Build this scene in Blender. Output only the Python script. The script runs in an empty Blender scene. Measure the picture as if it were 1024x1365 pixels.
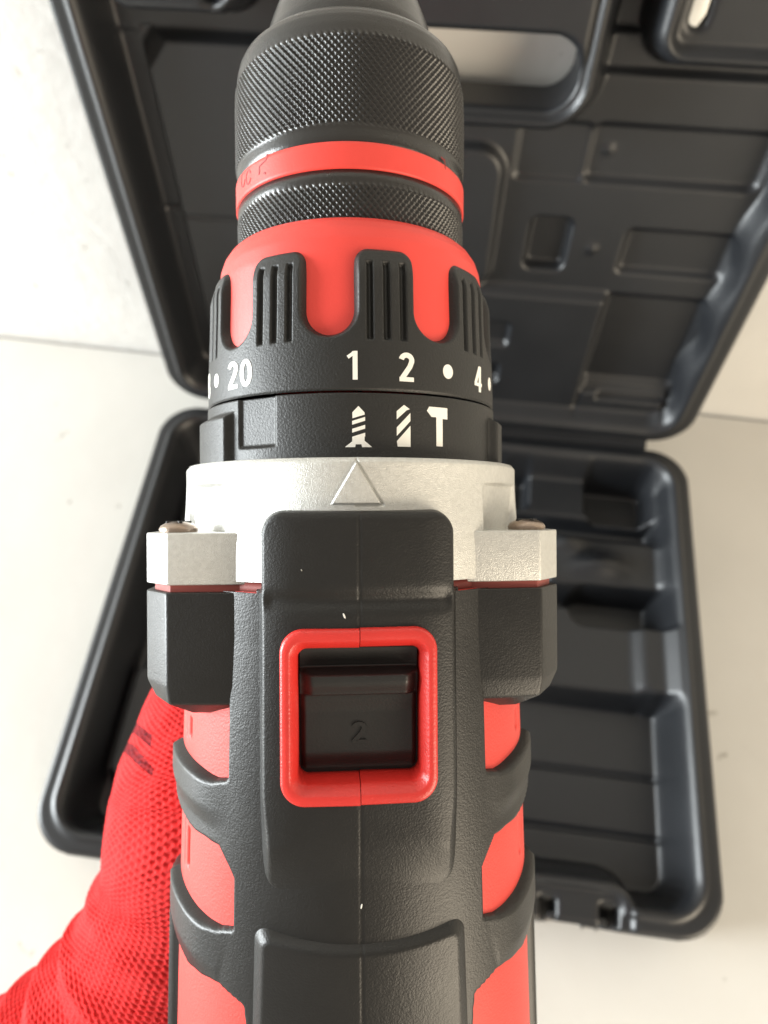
import bpy, bmesh, math
import numpy as np
from mathutils import Matrix, Vector, Euler
R_ = math.radians
S = bpy.context.scene
COL = S.collection

# ------------------------------------------------------------------ camera
cam_d = bpy.data.cameras.new('camera'); cam = bpy.data.objects.new('camera', cam_d); COL.objects.link(cam)
CAM_ROT = Euler((0.48229679, 0.01366599, 0.12328914), 'XYZ')
CAM_LOC = Vector((0.01435748, -0.26714604, 0.4340347))
CAM_M = Matrix.Translation(CAM_LOC) @ CAM_ROT.to_matrix().to_4x4()
cam.location = CAM_LOC; cam.rotation_euler = CAM_ROT
FPX = 950.0
cam_d.sensor_fit = 'VERTICAL'; cam_d.sensor_height = 36; cam_d.sensor_width = 27
cam_d.lens = FPX / 1365 * 36
cam_d.clip_start = 0.01; cam_d.clip_end = 50
cam_d.dof.use_dof = True; cam_d.dof.focus_distance = 0.112; cam_d.dof.aperture_fstop = 19
S.camera = cam

# ------------------------------------------------------------------ world and lamps
w = bpy.data.worlds.new('World'); S.world = w; w.use_nodes = True
w.node_tree.nodes['Background'].inputs[0].default_value = (1.0, 0.90, 0.77, 1)
w.node_tree.nodes['Background'].inputs[1].default_value = 0.64
def area(name, loc, target, sx, sy, power, color, spread=180):
    d = bpy.data.lights.new(name, 'AREA'); d.shape = 'RECTANGLE'; d.size = sx; d.size_y = sy
    d.energy = power; d.color = color; d.spread = R_(spread)
    o = bpy.data.objects.new(name, d); COL.objects.link(o); o.location = loc
    o.rotation_euler = (Vector(target) - Vector(loc)).to_track_quat('-Z', 'Y').to_euler()
    return o
area('window_light', (-2.60, -0.52, 0.62), (0, -0.15, 0.25), 1.0, 1.1, 198, (0.92, 0.98, 1.0))
area('room_light', (2.0, -1.75, 0.62), (0.2, 0, 0.15), 1.4, 1.0, 66, (1.0, 0.86, 0.66))
S.view_settings.view_transform = 'Standard'; S.view_settings.look = 'None'
S.view_settings.exposure = 0.0; S.view_settings.gamma = 1.0

# ------------------------------------------------------------------ materials
def mat(name, color, rough=0.5, metal=0.0, spec=0.5, bump=None, bump2=None, vary=0.0, vary_scale=200, sheen=0, coat=0, color2=None, tint_fac=None):
    m = bpy.data.materials.new(name); m.use_nodes = True
    nt = m.node_tree; b = nt.nodes['Principled BSDF']
    b.inputs['Base Color'].default_value = (*color, 1)
    b.inputs['Roughness'].default_value = rough; b.inputs['Metallic'].default_value = metal
    b.inputs['Specular IOR Level'].default_value = spec
    b.inputs['Coat Weight'].default_value = coat
    if sheen: b.inputs['Sheen Weight'].default_value = sheen; b.inputs['Sheen Roughness'].default_value = .4
    tc = nt.nodes.new('ShaderNodeTexCoord')
    prev = None
    for bp in (bump, bump2):
        if not bp: continue
        kind, scale, strength, dist = bp
        if kind == 'noise':
            t = nt.nodes.new('ShaderNodeTexNoise'); t.inputs['Scale'].default_value = scale; t.inputs['Detail'].default_value = 3
            out = t.outputs['Fac']
        else:
            t = nt.nodes.new('ShaderNodeTexVoronoi'); t.inputs['Scale'].default_value = scale
            out = t.outputs['Distance']
        nt.links.new(tc.outputs['Object'], t.inputs['Vector'])
        bn = nt.nodes.new('ShaderNodeBump'); bn.inputs['Strength'].default_value = strength; bn.inputs['Distance'].default_value = dist
        nt.links.new(out, bn.inputs['Height'])
        if prev: nt.links.new(prev, bn.inputs['Normal'])
        prev = bn.outputs['Normal']
    if prev: nt.links.new(prev, b.inputs['Normal'])
    if vary:
        t = nt.nodes.new('ShaderNodeTexNoise'); t.inputs['Scale'].default_value = vary_scale; t.inputs['Detail'].default_value = 5
        nt.links.new(tc.outputs['Object'], t.inputs['Vector'])
        r = nt.nodes.new('ShaderNodeValToRGB')
        c2 = color2 or tuple(c * (1 - vary) for c in color)
        r.color_ramp.elements[0].position = .35; r.color_ramp.elements[0].color = (*c2, 1)
        r.color_ramp.elements[1].position = .65; r.color_ramp.elements[1].color = (*color, 1)
        nt.links.new(t.outputs['Fac'], r.inputs[0]); nt.links.new(r.outputs[0], b.inputs['Base Color'])
        mr = nt.nodes.new('ShaderNodeMapRange'); mr.inputs['To Min'].default_value = rough - .05; mr.inputs['To Max'].default_value = rough + .05
        nt.links.new(t.outputs['Fac'], mr.inputs['Value']); nt.links.new(mr.outputs[0], b.inputs['Roughness'])
    return m
M_rubber = mat('black_rubber', (.0070, .0067, .0062), .42, spec=.45, bump=('noise', 3200, .22, .0003), bump2=('noise', 1100, .09, .0004), vary=.18, vary_scale=120)
M_plastic = mat('black_plastic', (.008, .008, .0075), .50, spec=.5, bump=('noise', 2600, .45, .0002), vary=.15, vary_scale=90)
M_chuck = mat('chuck_plastic', (.017, .016, .015), .28, spec=.55, bump=('noise', 2600, .3, .00015), vary=.12, vary_scale=90)
M_red = mat('red_plastic', (.68, .058, .046), .50, spec=.35, bump=('noise', 2400, .35, .0002), vary=.06, vary_scale=100)
M_redring = mat('red_collar_plastic', (.68, .058, .046), .46, spec=.35, bump=('noise', 2400, .2, .00015), vary=.05, vary_scale=100)
M_redgloss = mat('red_frame_plastic', (.60, .030, .024), .34, spec=.5, bump=('noise', 2400, .3, .0002), vary=.08, vary_scale=160)
M_redshade = mat('engraving_shade', (.20, .010, .010), .6)
M_gasket = mat('dull_red_gasket', (.26, .05, .04), .6)
M_silver = mat('sandblasted_aluminium', (.60, .60, .575), .40, metal=.6, spec=.4, bump=('noise', 5200, .5, .00022), vary=.10, vary_scale=1400)
M_print = mat('white_print', (.80, .79, .75), .55, bump=('noise', 3000, .2, .0001))
M_screw = mat('screw_steel', (.33, .26, .21), .30, metal=.9, bump=('noise', 1500, .3, .0003))
M_switch = mat('switch_plastic', (.014, .014, .014), .42, spec=.4, bump=('noise', 2600, .25, .00015), vary=.15, vary_scale=120)
M_case = mat('case_plastic', (.011, .0122, .0145), .40, spec=.5, bump=('noise', 1100, .35, .0003), vary=.15, vary_scale=30)
M_glove = mat('red_knit', (.66, .026, .026), .8, spec=.15, bump=('noise', 2500, .6, .0006), sheen=.08, vary=.18, vary_scale=700)
M_gprint = mat('worn_grey_print', (.10, .018, .024), .85, spec=.1, bump=('noise', 2500, .5, .0005), vary=.4, vary_scale=900, color2=(.30, .02, .022))
M_cuff = mat('orange_cuff', (.62, .09, .03), .8, bump=('noise', 1800, .5, .0006))
M_skin = mat('skin', (.55, .33, .24), .5, bump=('noise', 800, .3, .0004))

# white floor and wall, with smudges and scuffs of their own
def painted(name, color, rough, spots, bumpscale, bumpstr):
    m = mat(name, color, rough, spec=.4, bump=('noise', bumpscale, bumpstr, .002))
    nt = m.node_tree; b = nt.nodes['Principled BSDF']
    tc = nt.nodes.new('ShaderNodeTexCoord')
    n = nt.nodes.new('ShaderNodeTexNoise'); n.inputs['Scale'].default_value = 9; n.inputs['Detail'].default_value = 6
    r = nt.nodes.new('ShaderNodeValToRGB'); r.color_ramp.elements[0].position = .3; r.color_ramp.elements[1].position = .6
    r.color_ramp.elements[0].color = (*[c * .92 for c in color], 1); r.color_ramp.elements[1].color = (*color, 1)
    nt.links.new(tc.outputs['Object'], n.inputs['Vector']); nt.links.new(n.outputs['Fac'], r.inputs[0])
    n2 = nt.nodes.new('ShaderNodeTexNoise'); n2.inputs['Scale'].default_value = spots; n2.inputs['Detail'].default_value = 3
    r2 = nt.nodes.new('ShaderNodeValToRGB'); r2.color_ramp.elements[0].position = .245; r2.color_ramp.elements[1].position = .30
    r2.color_ramp.elements[0].color = (.55, .53, .50, 1); r2.color_ramp.elements[1].color = (1, 1, 1, 1)
    nt.links.new(tc.outputs['Object'], n2.inputs['Vector']); nt.links.new(n2.outputs['Fac'], r2.inputs[0])
    mx = nt.nodes.new('ShaderNodeMix'); mx.data_type = 'RGBA'; mx.blend_type = 'MULTIPLY'; mx.inputs[0].default_value = 1
    nt.links.new(r.outputs[0], mx.inputs[6]); nt.links.new(r2.outputs[0], mx.inputs[7])
    nt.links.new(mx.outputs[2], b.inputs['Base Color'])
    return m
M_floor = painted('white_floor', (.66, .645, .605), .42, 60, 60, .12)
M_wall = painted('white_wall', (.68, .672, .645), .7, 75, 90, .28)
M_joint = mat('joint_shade', (.08, .075, .065), .8)
M_scuff = mat('grey_scuff', (.50, .50, .47), .7)

# ------------------------------------------------------------------ helpers
def link(name, me, m, parent=None, smooth=True):
    o = bpy.data.objects.new(name, me); COL.objects.link(o)
    if m: me.materials.append(m)
    if smooth and len(me.polygons): me.polygons.foreach_set('use_smooth', [True] * len(me.polygons))
    if parent: o.parent = parent
    return o
def mesh_np(name, V, F, m, parent=None, smooth=True, scale=.001):
    me = bpy.data.meshes.new(name)
    V = np.asarray(V, float) * scale
    me.from_pydata(V.tolist(), [], F if isinstance(F, list) else F.tolist()); me.update()
    return link(name, me, m, parent, smooth)
def grid_faces(nu, nv, wrap=False):
    a = np.arange(nu * nv).reshape(nu, nv)
    if wrap: a = np.vstack([a, a[:1]])
    return np.stack([a[:-1, :-1], a[1:, :-1], a[1:, 1:], a[:-1, 1:]], -1).reshape(-1, 4)
def grid_mesh(name, P, m, parent=None, wrap=False, keep=None, flip=False, scale=.001):
    nu, nv = P.shape[:2]
    F = grid_faces(nu, nv, wrap)
    if keep is not None:
        k = keep.reshape(-1); F = F[k[F].any(1)]
    if flip: F = F[:, ::-1]
    V = P.reshape(-1, 3)
    used = np.zeros(len(V), bool); used[F.ravel()] = True
    idx = np.cumsum(used) - 1
    return mesh_np(name, V[used], idx[F], m, parent, True, scale)
def ss(x, a=0.0, b=1.0):
    t = np.clip((x - a) / (b - a), 0, 1); return t * t * (3 - 2 * t)
def rbox(x, y, x0, x1, y0, y1, r=0.0):
    cx, cy, hx, hy = (x0 + x1) / 2, (y0 + y1) / 2, (x1 - x0) / 2 - r, (y1 - y0) / 2 - r
    qx, qy = np.abs(x - cx) - hx, np.abs(y - cy) - hy
    return np.hypot(np.maximum(qx, 0), np.maximum(qy, 0)) + np.minimum(np.maximum(qx, qy), 0) - r
def poly_sdf(X, Y, poly):
    p = np.array(poly, float); d = np.full(X.shape, 1e9); inside = np.zeros(X.shape, bool)
    n = len(p)
    for i in range(n):
        a, b = p[i], p[(i + 1) % n]; e = b - a
        t = np.clip(((X - a[0]) * e[0] + (Y - a[1]) * e[1]) / (e @ e), 0, 1)
        d = np.minimum(d, np.hypot(X - a[0] - t * e[0], Y - a[1] - t * e[1]))
        c = ((a[1] > Y) != (b[1] > Y)) & (X < (b[0] - a[0]) * (Y - a[1]) / (b[1] - a[1] + 1e-12) + a[0])
        inside ^= c
    return np.where(inside, -d, d)
def tag(o, label=None, cat=None, group=None, kind=None):
    if label: o['label'] = label
    if cat: o['category'] = cat
    if group: o['group'] = group
    if kind: o['kind'] = kind
    return o
def lathe(name, prof, m, parent, n=160, disp=None, th0=0.0):
    """prof: list of (Y, R) ; axis along Y"""
    prof = np.array(prof, float)
    th = np.linspace(0, 2 * np.pi, n, endpoint=False) + th0
    T, Yv = np.meshgrid(th, prof[:, 0], indexing='ij')
    Rv = np.broadcast_to(prof[:, 1], T.shape).copy()
    if disp is not None: Rv = Rv + disp(T, Yv)
    P = np.stack([Rv * np.sin(T), Yv, Rv * np.cos(T)], -1)
    return grid_mesh(name, P, m, parent, wrap=True, flip=True)
def densify(prof, step):
    out = []
    for (a, b) in zip(prof[:-1], prof[1:]):
        k = max(1, int(math.ceil(math.hypot(b[0] - a[0], b[1] - a[1]) / step)))
        for i in range(k): out.append((a[0] + (b[0] - a[0]) * i / k, a[1] + (b[1] - a[1]) * i / k))
    out.append(prof[-1]); return out
def curve_mesh(outlines, extrude=1.0, bevel=0.0, res=2):
    """filled 2D outlines (holes allowed) extruded along z, bevelled, centred on z=0. Units mm"""
    cu = bpy.data.curves.new('c', 'CURVE'); cu.dimensions = '2D'; cu.fill_mode = 'BOTH'
    cu.extrude = max(extrude / 2 - bevel, 0.0001); cu.bevel_depth = bevel; cu.bevel_resolution = res; cu.offset = -bevel if bevel else 0
    for ol in outlines:
        sp = cu.splines.new('POLY'); sp.points.add(len(ol) - 1); sp.use_cyclic_u = True
        for i, (x, y) in enumerate(ol): sp.points[i].co = (x, y, 0, 1)
    o = bpy.data.objects.new('c', cu); COL.objects.link(o)
    bpy.context.view_layer.update()
    me = bpy.data.meshes.new_from_object(o.evaluated_get(bpy.context.evaluated_depsgraph_get()))
    bpy.data.objects.remove(o); bpy.data.curves.remove(cu)
    bm = bmesh.new(); bm.from_mesh(me); bmesh.ops.remove_doubles(bm, verts=bm.verts, dist=1e-5)
    bmesh.ops.triangulate(bm, faces=[f for f in bm.faces if len(f.verts) > 4])
    bm.to_mesh(me); bm.free()
    return me
def rrect(x0, x1, y0, y1, r, n=8):
    pts = []
    for cx, cy, a0 in ((x1 - r, y1 - r, 0), (x0 + r, y1 - r, 90), (x0 + r, y0 + r, 180), (x1 - r, y0 + r, 270)):
        for i in range(n + 1):
            a = R_(a0 + 90 * i / n); pts.append((cx + r * math.cos(a), cy + r * math.sin(a)))
    return pts
def shade_auto(o, ang=35):
    me = o.data
    me.polygons.foreach_set('use_smooth', [True] * len(me.polygons))
    bm = bmesh.new(); bm.from_mesh(me)
    for e in bm.edges:
        if len(e.link_faces) == 2 and e.calc_face_angle(0) > R_(ang): e.smooth = False
    bm.to_mesh(me); bm.free()

# ------------------------------------------------------------------ room: floor and wall
def quad(name, pts, m):
    me = bpy.data.meshes.new(name); me.from_pydata(pts, [], [(0, 1, 2, 3)]); me.update()
    o = link(name, me, m, smooth=False); o['kind'] = 'structure'; return o
def wy(x): return .0717 - .0245 * x
L_, R__ = -4, 4
quad('floor', [(L_, -4, 0), (R__, -4, 0), (R__, wy(R__) - .0026, 0), (L_, wy(L_) - .0026, 0)], M_floor)
quad('wall', [(L_, wy(L_), -.004), (R__, wy(R__), -.004), (R__, wy(R__), 3.0), (L_, wy(L_), 3.0)], M_wall)
quad('floor_joint', [(L_, wy(L_) - .006, -.0035), (R__, wy(R__) - .006, -.0035), (R__, wy(R__) + .002, -.0035), (L_, wy(L_) + .002, -.0035)], M_joint)  # dark sheet under the joint, also draws the wall's base shadow line

# ------------------------------------------------------------------ the tool case
HB = 45.0; CW = 172.0; CD = 274.0
def case_grid(y0, y1, step=1.0, margin=7):
    xs = np.arange(-CW - margin, CW + margin + .01, step); ys = np.arange(y0 - margin, y1 + margin + .01, step)
    return np.meshgrid(xs, ys, indexing='ij')
def shell(sdf, X, Y, depfun, wall, holewall=None, extra=6.0, narrow=None):
    """returns X,Y,dep with the outside of the outline folded down into side walls"""
    e = .25
    sd = sdf(X, Y)
    gx = (sdf(X + e, Y) - sdf(X - e, Y)) / (2 * e); gy = (sdf(X, Y + e) - sdf(X, Y - e)) / (2 * e)
    gl = np.hypot(gx, gy) + 1e-9
    out = np.maximum(sd, 0)
    Xn, Yn = X - out * gx / gl, Y - out * gy / gl
    dep = depfun(Xn, Yn, sdf(Xn, Yn))
    W = wall if holewall is None else holewall(X, Y)
    ex = np.full(X.shape, extra) if narrow is None else np.where(narrow(X, Y), 1.3, extra)
    dep = dep + np.clip(out / ex, 0, 1) * W
    keep = sd < ex
    return Xn, Yn, dep, keep
def case_profile(a, inner, floor_dep):
    """a: distance inside the outer outline; inner: distance inside the inner lip"""
    rnd = 3.5
    dep = np.where(a < rnd, rnd - np.sqrt(np.maximum(rnd * rnd - (rnd - np.clip(a, 0, rnd)) ** 2, 0)), 0.0)
    ridge = 1.8 * np.exp(-((inner + 2.2) / 1.5) ** 2)
    dep = dep - ridge + 1.2 * ss(-inner, 6.5, 3.5) * 0
    return dep
def level(dep, sd, lv, wdt=3.0):
    k = ss(-sd, -wdt / 2, wdt / 2); return dep * (1 - k) + lv * k

case = bpy.data.objects.new('tool_case', None); COL.objects.link(case)
tag(case, 'open black moulded plastic carrying case on the white floor, its lid leaning on the wall', 'tool case')

# --- tray
def tray_sdf(X, Y):
    s = rbox(X, Y, -CW, CW, -CD, 0, 24)
    for sx in (-1, 1):
        for c, hw in ((88.0, 3.6), (117.5, 3.8)):
            s = np.maximum(s, -rbox(X, Y, sx * c - hw, sx * c + hw, -CD - 9, -CD + 11, 1.5))
        # slot between the notches where the latch sits
        s = np.maximum(s, -rbox(X, Y, min(sx * 91, sx * 114), max(sx * 91, sx * 114), -CD - 9, -CD + 1.5, .5))
    return s
def tray_dep(X, Y, sd):
    a = -rbox(X, Y, -CW, CW, -CD, 0, 24)
    ins = rbox(X, Y, -CW + 12, CW - 12, -CD + 11, -10, 17)
    for sx in (-1, 1):
        fl = rbox(X, Y, min(sx * 60, sx * 128), max(sx * 60, sx * 128), -CD - 30, -CD + 21, 12)
        ins = np.maximum(ins, -fl) if True else ins
    inner = -ins
    dep = case_profile(np.maximum(-sd, 0), inner, 0)
    fl_level = 3.0 * ss(rbox(np.abs(X), Y, 60, 128, -CD - 30, -CD + 17, 9), 1.5, -1.5)
    dep = dep + fl_level
    floor = np.full(X.shape, 33.0)
    AX = X
    floor = level(floor, rbox(AX, Y, 58, 156, -47, 20, 5), 20, 6)
    floor = level(floor, rbox(AX, Y, 58, 74, -42, -12, 5), 34, 4)
    floor = level(floor, rbox(AX, Y, 112, 151, -45, -4, 7), 36, 4)
    floor = level(floor, rbox(AX, Y, 84, 158, -96, -58, 9), 15, 11)
    floor = floor - 7 * np.exp(-((X - 118) / 16) ** 2 - ((Y + 80) / 8) ** 2) - 5 * np.exp(-((X - 98) / 9) ** 2 - ((Y + 66) / 7) ** 2)
    floor = level(floor, rbox(AX, Y, 60, 146, -160, -106, 9), 13, 9)
    floor = level(floor, rbox(AX, Y, 138, 170, -160, -98, 10), 8, 10)
    floor = level(floor, rbox(AX, Y, 101, 168, -118, -94, 10), 42, 4)
    floor = level(floor, rbox(AX, Y, -140, -95, -150, -60, 8), 20, 6)
    floor = level(floor, rbox(AX, Y, -150, -100, -235, -170, 8), 20, 6)
    floor = floor + 2.5 * np.exp(-((Y + 198) / 1.3) ** 2) * ss(X, 50, 60) + 2.5 * np.exp(-((Y + 229) / 1.3) ** 2) * ss(X, 50, 60)
    k = ss(inner, 0, 9)
    return dep * (1 - k) + floor * k
X, Y = case_grid(-CD, 0)
Xn, Yn, dep, keep = shell(tray_sdf, X, Y, tray_dep, 44.0, narrow=lambda X, Y: (np.abs(X) > 84) & (np.abs(X) < 122) & (Y < -CD + 14))
P = np.stack([Xn, Yn, np.maximum(HB - dep, .4)], -1)
grid_mesh('tray', P, M_case, case, keep=keep)
# latches, one at each side of the front
for sx in (-1, 1):
    me = curve_mesh([rrect(sx * 102.5 - 10.5, sx * 102.5 + 10.5, 12, 41, 2)], 3.0, .8)
    me.transform(Matrix.Scale(.001, 4) @ Matrix.Translation((0, -CD + 2.6, 0)) @ Matrix.Rotation(R_(90), 4, 'X'))
    lt = link('latch', me, M_case, case); shade_auto(lt)
    me = curve_mesh([rrect(-14.0, 14.0, -1.6, 1.6, 1.5)], 3.0, .5)
    me.transform(Matrix.Scale(.001, 4) @ Matrix.Translation((sx * 102.5, -CD + 3.5, HB - 6)))
    hb = link('hinge_pin', me, M_case, lt); shade_auto(hb)

# --- lid
LANG = math.radians(81.3); HG = 4.0
UL = Vector((0, math.cos(LANG), math.sin(LANG))); NL = Vector((0, -math.sin(LANG), math.cos(LANG)))
LT = 262.0
def lid_hole(X, Y):
    return rbox(X, Y, -55.5, 55.5, 197.3, 226.5, 13)
LW = 168.0
def lid_sdf(X, Y):
    s = rbox(X, Y, -LW, LW + 2, 0, LT, 24)
    s = np.maximum(s, -lid_hole(X, Y))
    for sx in (-1, 1):
        s = np.maximum(s, -rbox(X, Y, min(sx * 94, sx * 99), max(sx * 94, sx * 99), 232, 248, 2.2))
    return s
def lid_dep(X, Y, sd):
    ins = rbox(X, Y, -LW + 13, LW - 11, 11, LT - 12, 15)
    hd = rbox(X, Y, -62, 62, 191.5, 300, 18)          # handle block
    ins = np.maximum(ins, -hd)
    fl = np.where(X > 0, rbox(X, Y, 84, 141, 220, 300, 11), rbox(-X, Y, 84, 141, 229, 300, 11))
    ins = np.maximum(ins, -fl)
    inner = -ins
    a = np.maximum(-sd, 0)
    dep = case_profile(a, inner, 0)
    dep = dep + 2.5 * ss(fl, -3.5, -6.5)
    f = np.full(X.shape, 14.0)
    f = level(f, rbox(X, Y, -200, -137 - .045 * Y * 0, -20, 300, 2), 22, 3)
    f = level(f, rbox(X, Y, -200, 64, 213, 300, 2), 21, 4)
    cf = (X + 136) * -0.74 + (Y - 199) * 0.67      # cut corner of the left panel
    f = np.where((X < -112) & (X > -139) & (Y < 216), np.maximum(f, 14 + np.clip(cf * .95, 0, 8)), f)
    f = f + 1.0 * np.exp(-((Y - 127) / 1.0) ** 2) * ss(-X, 55, 65)
    f = level(f, rbox(X, Y, 64, 300, 210, 300, 2), 18, 3)
    f = level(f, rbox(X, Y, 62, 86, 224, 300, 3), 22, 3)
    f = level(f, rbox(X, Y, 69, 150, 162, 188, 4), 17.5, 4)
    f = level(f, rbox(X, Y, 36, 68.5, 161, 188, 3), 15.8, 3)
    f = level(f, rbox(X, Y, 98, 151, 114, 138, 3), 17.5, 4)
    f = level(f, rbox(X, Y, -60, 97, 4, 99, 3), 8.5, 6)
    f = level(f, rbox(X, Y, 97, 150, 37, 99, 3), 17, 5)
    f = level(f, rbox(X, Y, -32, 31, 98, 176, 13), 9.5, 5)
    f = level(f, rbox(X, Y, 49, 69, 112, 141, 4), 21, 3)
    f = level(f, rbox(X, Y, 24, 47, 62, 78, 3), 12, 2.5)
    f = level(f, rbox(X, Y, 24, 45, 33, 47, 3), 14, 2.5)
    f = level(f, rbox(X, Y, 97, 150, 4, 31, 2), 9, 4)
    f = level(f, rbox(X, Y, 108, 150, 26, 30, 1), 14, 2)
    f = f - 1.1 * np.exp(-(((X - 78) ** 2 + (Y - 176) ** 2) / 6)) - 1.1 * np.exp(-(((X - 82) ** 2 + (Y - 126) ** 2) / 6))
    k = ss(inner, 0, 7 + 2.5 * np.sin(Y / 7) * ss(X, 140, 150))
    out = dep * (1 - k) + f * k
    out = out + 2.0 * np.exp(-((hd + 4.0) / 1.4) ** 2) * (Y < 246)
    return out
X, Y = case_grid(0, LT)
def lw(X, Y):
    return np.full(X.shape, 23.0)
Xn, Yn, dep, keep = shell(lid_sdf, X, Y, lid_dep, 23.0, lw, narrow=lambda X, Y: (np.abs(X) > 90) & (np.abs(X) < 104) & (Y > 228))
def lidP(X, Y, dep):
    return np.stack([X, HG + Y * UL.y - dep * NL.y, HB + Y * UL.z - dep * NL.z], -1)
grid_mesh('lid', lidP(Xn, Yn, dep), M_case, case, keep=keep)
# ribbed strip that joins lid and tray
n = 60
tt = np.linspace(0, 1, n); xs = np.linspace(-143, 147, 44)
ca = np.stack([-6 + 14 * tt, 6.5 - 0 * tt], -1)
prof = []
for t in tt:
    # from the tray's inner back edge to the lid's lower edge, dipping in between
    y = -11 + 22 * t; z = HB - 2.0 - 9 * math.sin(math.pi * t) ** .8 + 7.0 * t + 1.7 * abs(math.sin(math.pi * t * 4.0)) ** .7
    prof.append((y, z))
P = np.array([[(x, y, z) for (y, z) in prof] for x in xs])
grid_mesh('hinge_strip', P, M_case, case)

# ------------------------------------------------------------------ the drill
DR = bpy.data.objects.new('cordless_drill', None); COL.objects.link(DR)
tag(DR, 'red and black cordless drill with knurled chuck, torque collar and silver gear case', 'drill')
D = 140.0; AXO = -6.2; ROLL = R_(4.2); YAW = R_(0.34)
L2C = Matrix.Translation((AXO * .001, 0, -D * .001)) @ Matrix.Rotation(YAW, 4, 'Z') @ Matrix.Rotation(ROLL, 4, 'Y')
DR.matrix_world = CAM_M @ L2C
L2Cn = np.array(L2C); L2Cn[:3, 3] *= 1000; C2L = np.linalg.inv(L2Cn)
def px2cyl(px, py, R):
    """point of a photograph pixel on a cylinder of radius R about the drill's axis -> (theta deg, Y)"""
    o = C2L[:3, 3]; d = C2L[:3, :3] @ np.array([(px - 512) / FPX, -(py - 682.5) / FPX, -1.0])
    a = d[0] ** 2 + d[2] ** 2; b = o[0] * d[0] + o[2] * d[2]; c = o[0] ** 2 + o[2] ** 2 - R * R
    disc = b * b - a * c
    ex = 0
    if disc < 0:
        s = -b / a; q = o + d * s; th = math.atan2(q[0], q[2]); return math.degrees(th), q[1]
    s = (-b - math.sqrt(disc)) / a; q = o + d * s
    return math.degrees(math.atan2(q[0], q[2])), q[1]
def px2z(px, py, z):
    o = C2L[:3, 3]; d = C2L[:3, :3] @ np.array([(px - 512) / FPX, -(py - 682.5) / FPX, -1.0])
    s = (z - o[2]) / d[2]; q = o + d * s; return q[0], q[1]

# --- chuck
def knurl(N, pitch, y0, y1, amp, fade=1.0):
    kx = N
    def f(T, Yv):
        # two families of ridges; the steep one is deeper
        s = Yv * (N * 2 * np.pi / (2 * np.pi)) / 21.6
        A = np.abs(((T * N / (2 * np.pi) + Yv / pitch) % 1.0) - .5) * 2
        B = np.abs(((T * N / (2 * np.pi) - Yv / pitch) % 1.0) - .5) * 2
        h = 0.74 * A + 0.30 * B - .5
        edge = np.clip(np.minimum(Yv - y0, y1 - Yv) / fade, 0, 1)
        return amp * h * edge
    return f
nose = [(83, 15.0), (86, 16.9), (89, 16.6), (93, 15.4), (98, 13.6), (104, 11.6), (107, 10.8), (107.8, 10.0), (107.8, 6.8), (98, 6.5)]
lathe('chuck_nose', densify(nose, .8), M_chuck, DR, 128)
jn = math.pi * 2 / 3
for i in range(3):
    a = i * jn + .5
    me = curve_mesh([[(-2.0, 0), (2.0, 0), (2.0, 8), (0.8, 11), (-0.8, 11), (-2.0, 8)]], 5.5, .3)
    me.transform(Matrix.Scale(.001, 4) @ Matrix.Rotation(a, 4, 'Y') @ Matrix.Translation((0, 100, 3.4)))
    shade_auto(link('chuck_jaw', me, M_screw, DR))
sl = [(61.2, 21.3), (61.7, 21.65), (62.2, 21.8), (64.0, 21.8), (64.2, 21.85), (76, 21.95), (79.6, 21.85), (81.5, 21.75), (83, 21.5), (84.2, 20.95), (85.2, 20.0), (86.0, 18.6), (86.6, 16.8), (86.4, 14.8)]
lathe('chuck_sleeve', densify(sl[:4], .5)[:-1] + densify(sl[3:7], .16)[:-1] + densify(sl[6:], .4), M_chuck, DR, 1296, knurl(122, 1.3, 64.3, 80.0, .62, .5))
rr = [(56.6, 20), (56.9, 21.5), (57.1, 22.0), (61.4, 22.05), (61.6, 21.6), (61.8, 20)]
lathe('chuck_ring', densify(rr, .5), M_redring, DR, 256)
rs = [(44, 21.3), (48.3, 21.5), (54.6, 21.6), (55.4, 21.6), (56.9, 21.6), (57, 20)]
lathe('rear_sleeve', densify(rs[:1] + [(54.9, 21.6)], .16) + [(55.4, 21.7), (57.1, 21.7), (57.4, 20)], M_chuck, DR, 1296, knurl(122, 1.3, 40, 54.9, .62, .5))
lathe('chuck_core', [(56.0, 20.6), (65, 20.6)], M_chuck, DR, 96)

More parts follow.
